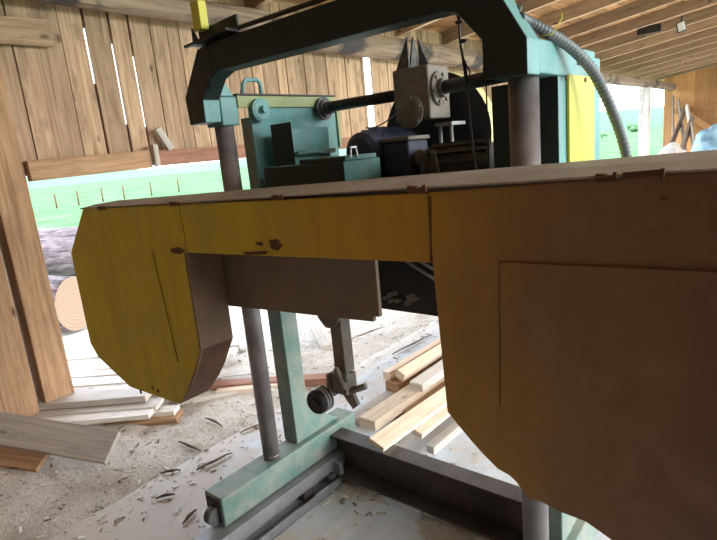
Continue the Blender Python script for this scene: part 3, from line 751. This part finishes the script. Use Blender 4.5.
lt = MB(); lt.bar((-1.145, q.y-.018, 1.478), (-1.145, q.y-.012, 1.51), .005, .004); lt.bar((-1.145, q.y+.018, 1.478), (-1.145, q.y+.012, 1.51), .005, .004); lt.bar((-1.145, q.y-.016, 1.51), (-1.145, q.y+.016, 1.51), .005, .006)
tag(lt.build('latch', M['bright'], bbo), 'bright steel latch')

# motors
mo = MB().lathe((-1.275, 1.555, 1.487), (0, 1, 0), [(0, .03), (.004, .055), (.02, .074), (.06, .078), (.30, .078), (.34, .06)], 32)
for k in range(10):
    a = radians(-30+k*24); mo.obox((-1.275+.082*cos(a), 1.73, 1.487+.082*sin(a)), (cos(a), 0, sin(a)), (0, 1, 0), (-sin(a), 0, cos(a)), .008, .10, .002)
moo = tag(mo.build('feed_motor', M['motor'], hdm), 'dark blue motor with rounded end')
MB().box((-1.32, 1.6, 1.345), (-1.23, 1.85, 1.42)).build('motor_foot', M['cast'], moo)
tx = MB(); tx.box((-1.195, 1.60, 1.37), (-1.085, 1.73, 1.515)); txo = tx.build('terminal_box', M['motor'], hdm, bevel=.008)
MB().box((-1.20, 1.595, 1.5155), (-1.078, 1.735, 1.53)).build('terminal_lid', M['gear'], txo, bevel=.004)
MB().lathe((-1.084, 1.66, 1.45), (1, 0, 0), [(0, .03), (.02, .03), (.02, .018), (.05, .018)], 20).build('cable_gland', M['gear'], txo)
MB().box((-1.18, 1.61, 1.345), (-1.10, 1.72, 1.37)).build('mounting_foot', M['cast'], txo)
m2 = MB().lathe((-1.06, 1.66, 1.412), (1, .25, 0), [(0, .03), (.0, .06), (.02, .072), (.24, .072), (.26, .05), (.28, .02)], 32)
for k in range(14):
    a = 2*pi*k/14; ax = Vector((1, .25, 0)).normalized(); s1 = Vector((0, 0, 1)); s2 = ax.cross(s1); d = s1*cos(a)+s2*sin(a)
    m2.obox(Vector((-1.06, 1.66, 1.412))+ax*.13+d*.076, ax, d, ax.cross(d), .10, .008, .002)
tag(m2.build('main_motor', M['cast'], hdm), 'grey finned main motor')
cbw = MB().tube([(-1.04, 1.66, 1.45), (-1.0, 1.62, 1.468), (-.96, 1.56, 1.455), (-.93, 1.52, 1.42), (-.91, 1.50, 1.36)], .010, 10); cbw.build('power_cable', M['wire'], hdm)
# belt guard
def disc(cx, cz, r, y0, y1, n=48):
    m = MB(); poly = [(cx+r*cos(2*pi*k/n), cz+r*sin(2*pi*k/n)) for k in range(n)]; m.prismY(poly, y0, y1, 0, 1); return m
dg = disc(-1.175, 1.525, .245, 1.93, 1.985).build('belt_guard', [M['black'], M['rimy']], hdm, bevel=.003)
for p in dg.data.polygons: p.material_index = 0 if p.normal.y < -.9 else 1
tag(dg, 'dark round belt guard with pale yellow rim')

# ------------------------------------------------------------ hose and wires
ctrl = [atY(519, 18, 1.25), atY(528, 22, 1.29), atY(545, 31, 1.33), atY(562, 41, 1.38), atY(578, 54, 1.43), atY(592, 70, 1.48), atY(603, 90, 1.52), atY(613, 113, 1.55), atY(621, 135, 1.57), atY(627, 158, 1.58), atY(631, 185, 1.585), atY(634, 215, 1.59)]
def catmull(P, n):
    out = []
    for i in range(len(P)-1):
        a = P[max(0, i-1)]; b = P[i]; c = P[i+1]; d = P[min(len(P)-1, i+2)]
        for k in range(n):
            t = k/n; out.append(.5*((2*b)+(c-a)*t+(2*a-5*b+4*c-d)*t*t+(3*b-a-3*c+d)*t**3))
    out.append(P[-1]); return out
pts = catmull(ctrl, 22)
hm_ = MB().tube(pts, .0138, 16, rfun=lambda i, a: 1.0 if i % 4 < 2 else .9)
hos = hm_.build('corrugated_hose', M['hose']); tag(hos, 'grey corrugated hose curving down over the teal cabinet', 'hose')
clp = MB(); q = atY(520, 20, 1.26)
clp.bar(q+Vector((-.02, 0, -.03)), q+Vector((0, 0, .03)), .004, .012); clp.bar(q+Vector((.01, 0, -.05)), q+Vector((-.01, .01, .025)), .004, .01); clp.bar(q+Vector((.005, 0, .005)), q+Vector((.035, .02, -.05)), .004, .01)
tag(clp.build('hose_clamp', M['rail']), 'grey metal clips tying the hose to the arch corner', 'clamp')
tw = MB().tube([atY(540, 36, 1.31), atY(552, 34, 1.32), atY(558, 25, 1.33), atY(562, 17, 1.33), atY(561, 12, 1.33)], .0015, 6)
tag(tw.build('binding_wire', M['panely']), 'thin yellowish wire end twisted round the hose', 'wire')
def wire(name, pix, Yv, r, label, extra=None):
    P = [atY(x, y, Yv if not isinstance(Yv, list) else Yv[i]) for i, (x, y) in enumerate(pix)]
    m = MB().tube(catmull(P, 6), r, 8)
    if extra: extra(m)
    return tag(m.build(name, M['wire']), label, 'wire')
def knots(m):
    for x, y in ((459, 22), (463, 41)): m.ell(atY(x, y, 1.285), .011, .008, .005)
    m.tube([atY(x, y, 1.285) for x, y in ((463, 12), (460, 17), (459, 22))], .0028, 8)
    m.tube([atY(x, y, 1.285) for x, y in ((461, 45), (464, 60), (470, 72), (468, 85), (465, 60))], .002, 8)
wire('hanging_wire', [(456, 10), (459, 22), (460, 40), (463, 60), (467, 90), (471, 130), (476, 172)], 1.285, .0032, 'black knotted wire hanging from the arch before the belt guard', knots)
wire('hanging_wire', [(486, 80), (487, 110), (488, 140), (489, 168)], 1.29, .0022, 'thin straight wire hanging beside the right column')
wire('loose_wire', [(207, 45), (209, 60), (210, 80), (214, 92), (213, 100), (219, 108), (216, 118), (222, 124)], [1.195, 1.195, 1.195, 1.24, 1.28, 1.36, 1.36, 1.37], .0022, 'thin wire looped down over the left corner of the arch')
wire('loose_wire', [(366, 128), (378, 126), (392, 117), (399, 108)], [1.6, 1.62, 1.66, 1.7], .0025, 'thin black wire running from the blue motor to the gearbox')

# ------------------------------------------------------------ wood lying about
def stick(name, p0, p1, w, h, mat, label, cat='board', group=None, up=(0, 0, 1), bev=.003, rough=True):
    p0 = Vector(p0); p1 = Vector(p1); L = (p1-p0).length; c = p0
    m = MB(); m.obox((L/2, 0, 0), (1, 0, 0), (0, 1, 0), (0, 0, 1), L/2, w/2, h/2)
    d = (p1-p0).normalized(); side = Vector(up).cross(d).normalized(); u2 = d.cross(side)
    o = m.build(name, mat, bevel=bev); o.matrix_world = Matrix(((d.x, side.x, u2.x, p0.x), (d.y, side.y, u2.y, p0.y), (d.z, side.z, u2.z, p0.z), (0, 0, 0, 1)))
    return tag(o, label, cat, group)
PG = 'sawn offcuts piled between the rails'
def run(x, y, z, L, dz=0, dx=0): p = atZ(x, y, z); return p, p+Vector((dx, L, dz))
p0, p1 = run(356, 421, .03, 1.6, 0, -.02); stick('sawn_board', p0, p1, .12, .03, M['grey'], 'grey flat board at the left side of the offcut pile', 'board', PG)
p0, p1 = run(386, 376, .13, 1.3, 0, .03); stick('sawn_batten', p0, p1, .05, .05, M['fresh'], 'pale batten topmost at the back of the offcut pile', 'batten', PG)
p0, p1 = run(400, 376, .15, 1.3, 0, .02); stick('sawn_batten', p0, p1, .06, .055, M['fresh'], 'pale batten second from the back of the offcut pile', 'batten', PG, up=(.5, 0, 1))
p0, p1 = run(392, 388, .07, 1.4, 0, 0); stick('sawn_beam', p0, p1, .10, .07, M['post'], 'brown underlying beam in the middle of the offcut pile', 'beam', PG)
p0, p1 = run(416, 387, .13, 1.2, 0, 0); stick('bark_edged_slab', p0, p1, .09, .05, M['palew'], 'greyish slab next to the right guard on the offcut pile', 'slab', PG)
p0, p1 = run(367, 424, .09, 1.5, -.02, .02); stick('sawn_board', p0, p1, .11, .055, M['fresh'], 'thick pale board with cut end nearest the green base beam', 'board', PG)
p0, p1 = run(376, 445, .245, 1.5, -.06, -.0); stick('sawn_board', p0, p1, .085, .022, M['fresh'], 'long bright angled board whose end lies over the dark girder', 'board', PG, up=(.35, 0, 1))
p0, p1 = run(417, 434, .10, 1.3, 0, .02); stick('sawn_batten', p0, p1, .06, .03, M['fresh'], 'bright short batten at the right of the offcut pile', 'batten', PG, up=(.3, 0, 1))
p0, p1 = run(430, 450, .06, 1.4, 0, .05); stick('sawn_batten', p0, p1, .045, .04, M['grey'], 'brownish batten nearest the right wheel guard above the girder', 'batten', PG)
p0, p1 = run(400, 415, .04, 1.3, 0, .02); stick('sawn_beam', p0, p1, .16, .06, M['rafter'], 'dark brown support beam beneath the bright boards', 'beam', PG)
# foreground left boards
a = atZ(-40, 421, .27); b = atZ(113, 448, .10); stick('grey_plank', a, b, .17, .035, M['grey'], 'weathered grey plank lying from the left edge past the post foot', 'plank', up=(.15, -.75, 1))
a = atZ(-30, 452, .12); b = atZ(44, 461, .07); stick('brown_board', a, b, .12, .03, M['post'], 'short brown board under the weathered grey plank', 'board', up=(0, -.5, 1))
# slabs outside the left opening
dirv = Vector((.80, .60, 0)).normalized()
def slabp(x, y, z, L, w, h, mat, lab, ang=0, nm='slab_board'):
    e_ = atZ(x, y, z); d = Vector((dirv.x*cos(ang)-dirv.y*sin(ang), dirv.x*sin(ang)+dirv.y*cos(ang), 0))
    return stick(nm, e_-d*L, e_, w, h, mat, lab, 'slab', 'pale slabs stacked outside the left opening')
slabp(180, 416, .03, 1.0, .12, .035, M['post'], 'orange underlying slab at the foot of the slab stack', .05)
slabp(177, 410, .06, .9, .09, .03, M['palew'], 'short pale slab sticking out below the yellow guard')
slabp(152, 413, .09, 1.0, .10, .03, M['palew'], 'nearest pale slab of the stack beside the post', .04)
slabp(160, 404, .10, 1.3, .13, .03, M['palew'], 'pale slab second nearest in the stack', .02)
slabp(150, 394, .14, 1.3, .14, .04, M['grey'], 'grey bark-flecked slab on the stack', .02)
slabp(200, 384, .14, 2.0, .14, .03, M['palew'], 'pale slab fourth from the front of the stack', -.02)
slabp(215, 374, .15, 2.2, .13, .03, M['palew'], 'pale slab fifth from the front of the stack', .0)
slabp(222, 365, .16, 2.4, .13, .03, M['palew'], 'pale slab sixth from the front of the stack', -.01)
slabp(226, 357, .17, 2.6, .14, .03, M['palew'], 'pale slab seventh from the front of the stack', .01)
slabp(236, 352, .12, 2.6, .12, .03, M['palew'], 'pale slab near the back of the stack', .02)
slabp(242, 344, .10, 2.8, .14, .04, M['grey'], 'grey slab rearmost in the stack', .02)
slabp(262, 372, .03, .9, .09, .04, M['palew'], 'pale slab lying behind the left steel column', .15)
slabp(256, 388, .03, .5, .07, .035, M['palew'], 'short pale offcut left of the steel column foot', .25)
slabp(300, 383, .04, .55, .06, .03, M['fresh'], 'fresh wood stick beyond the green frame post', .1)
slabp(345, 378, .04, .9, .09, .05, M['redw'], 'brown squared offcut behind the guide wheel', -.02)
slabp(335, 372, .03, .8, .07, .03, M['grey'], 'grey stick beyond the guide wheel', .02)
a = atZ(327, 348, .05); b = atZ(309, 318, .12); stick('grey_batten', a, b, .08, .04, M['grey'], 'short grey batten standing out behind the guide hanger', 'batten')
# logs outside
L1 = atZ(77, 303, .28)
tag(log('felled_log', L1, L1+Vector((-2.6, -.55, .05)), .27, .30, [M['bark'], M['butt']], 21, .05, 28), 'felled log with pale sawn end outside the opening by the yellow guard', 'log', 'felled logs lying outside')
L2 = atZ(86, 268, .35)
tag(log('felled_log', L2+Vector((.9, 1.2, 0)), L2+Vector((-3.2, -1.4, .05)), .32, .34, [M['bark'], M['butt']], 31, .05, 28), 'dark barked log lying behind the pale-ended log', 'log', 'felled logs lying outside')
L3 = atZ(60, 248, .35)
tag(log('felled_log', L3+Vector((2.2, 2.2, 0)), L3+Vector((-3.0, -2.6, .05)), .32, .30, [M['bark'], M['butt']], 41, .05, 28), 'farthest barked log at the edge of the grass', 'log', 'felled logs lying outside')
# distant fence posts
for k, (px, d) in enumerate(((52, 34), (75, 35), (100, 36), (122, 37), (150, 38), (178, 39))):
    r = ray(px, 185); r = Vector((r.x, r.y, 0)).normalized()*d
    MBp = MB().cyl((r.x, r.y, -.2), (r.x+.03, r.y, .75), .05, 8).build('fence_post', M['rust'])
    tag(MBp, ['leftmost distant fence post in the meadow', 'second distant fence post from the left', 'third distant fence post from the left', 'fourth distant fence post from the left', 'fifth distant fence post from the left', 'rightmost distant fence post left of the arch'][k], 'fence post', 'distant fence posts')
# bushes beyond the right opening
for k, (px, d, rr) in enumerate(((605, 75, .35), (636, 110, 1.0))):
    r = ray(px, 125); r = Vector((r.x, r.y, 0)).normalized()*d
    m = MB()
    for j in range(9): m.ell((r.x+random.uniform(-rr, rr), r.y+random.uniform(-rr, rr), .2+random.uniform(0, rr)), rr*.55, rr*.55, rr*.5, 0, .5, 12, 8)
    tag(m.build('bush', M['leaf']), ['small bush in the meadow right of the hose', 'larger bush in the meadow beside the whitish post'][k], 'bush')

# larger sticks and bark strips on the floor
SP = [((196, 467), (232, 449), 'long dark bark strip left of the green base beam'), ((160, 470), (180, 466), 'dark chunky bark piece in the sawdust'),
      ((155, 495), (174, 490), 'thin twig on the sawdust at lower left'), ((178, 440), (200, 447), 'bark strip near the slab stack'),
      ((205, 418), (222, 424), 'curved bark strip beyond the yellow guard'), ((240, 430), (262, 420), 'pale splinter behind the steel column'),
      ((392, 352), (432, 332), 'long splinter on the bright floor near the pile'), ((350, 338), (384, 324), 'thin stick on the bright floor behind the hanger'),
      ((182, 520), (196, 505), 'small splinter at the track end')]
for (a, b, lab) in SP:
    A = atZ(*a, .03); B = atZ(*b, .035); n = 7; P = []
    for i in range(n):
        t = i/(n-1); p = A.lerp(B, t); p.z = max(hgt(p.x, p.y), .0)+.012 + .006*sin(t*pi); p.x += .012*noise.noise(Vector((t*3, a[0], 0))); P.append(p)
    tag(MB().tube(P, lambda t: .0018+.0042*sin(pi*min(max(t, .08), .92)), 8, rfun=lambda i, an: 1.3 if abs(cos(an)) > .6 else .7).build('bark_strip', M['twig']), lab, 'bark strip')
# chips nobody could count
ch = MB()
def chip(x, y, s):
    a = random.uniform(0, 2*pi); t = random.uniform(-.35, .35); z = max(hgt(x, y), .006 if x > -2.5 else -9)+s*.15
    d = Vector((cos(a), sin(a), t)).normalized(); sd = Vector((-sin(a), cos(a), random.uniform(-.3, .3))); sd = (sd-d*sd.dot(d)).normalized()
    ch.obox((x, y, z), d, sd, d.cross(sd), s*random.uniform(.5, 1.3), s*random.uniform(.12, .4), s*.06, mi=random.choice((0, 0, 1, 2)))
for i in range(2600): chip(random.uniform(-3.5, -2.2), random.uniform(.4, 4.5), random.choice((.005, .006, .008, .008, .012, .012, .018)))
for i in range(500): chip(random.uniform(-2.2, -1.8), random.uniform(.4, 4.5), random.choice((.005, .006, .008, .012)))
for i in range(160): chip(random.gauss(-1.45, .12), random.gauss(1.75, .16), random.choice((.01, .014, .02)))
for i in range(250): chip(random.uniform(-1.4, -.6), random.uniform(1.0, 2.4), random.choice((.006, .01)))
tag(ch.build('wood_chips', [M['palew'], M['twig'], M['grey']], fix=False), 'loose bark and wood chips strewn over the sawdust floor', 'wood chips', kind='stuff')
hp = grid('sawdust_heap', -1.75, -1.25, 1.45, 2.05, .02, M['dust'], lambda x, y: .05*math.exp(-(((x+1.48)/.13)**2+((y-1.72)/.14)**2)) - .002 + .006*noise.noise(Vector((x*22, y*22, 0))))
tag(hp, 'small heap of sawdust under the end of the dark girder', 'sawdust heap', kind='stuff')
h2 = grid('sawdust_heap', -1.30, -.55, 1.35, 1.95, .02, M['dust'], lambda x, y: .03*math.exp(-(((x+.92)/.2)**2+((y-1.6)/.12)**2)) - .004 + .006*noise.noise(Vector((x*22, y*22, 3))))
tag(h2, 'low spread of sawdust on the concrete before the right column', 'sawdust heap', kind='stuff')

# ------------------------------------------------------------ light
W = bpy.data.worlds.new('sky'); S.world = W; W.use_nodes = True
nt = W.node_tree; bg = nt.nodes['Background']
tc = N(nt, 'ShaderNodeTexCoord'); sp = N(nt, 'ShaderNodeSeparateXYZ'); nt.links.new(tc.outputs['Generated'], sp.inputs[0])
cr = ramp(nt, sp.outputs['Z'], [(0, (.88, .95, 1)), (.6, (.70, .82, 1))])
nt.links.new(cr, bg.inputs['Color']); bg.inputs['Strength'].default_value = 3.0
sun = bpy.data.lights.new('sun', 'SUN'); sun.energy = 3.0; sun.angle = radians(45); sun.color = (1, .96, .9)
so = bpy.data.objects.new('sun', sun); COL.objects.link(so)
so.rotation_mode = 'QUATERNION'; so.rotation_quaternion = Vector((-.85, -.38, -.38)).to_track_quat('-Z', 'Y')

V = S.view_settings; V.view_transform = 'Standard'; V.look = 'None'; V.gamma = 1; V.use_curve_mapping = False; V.exposure = .95
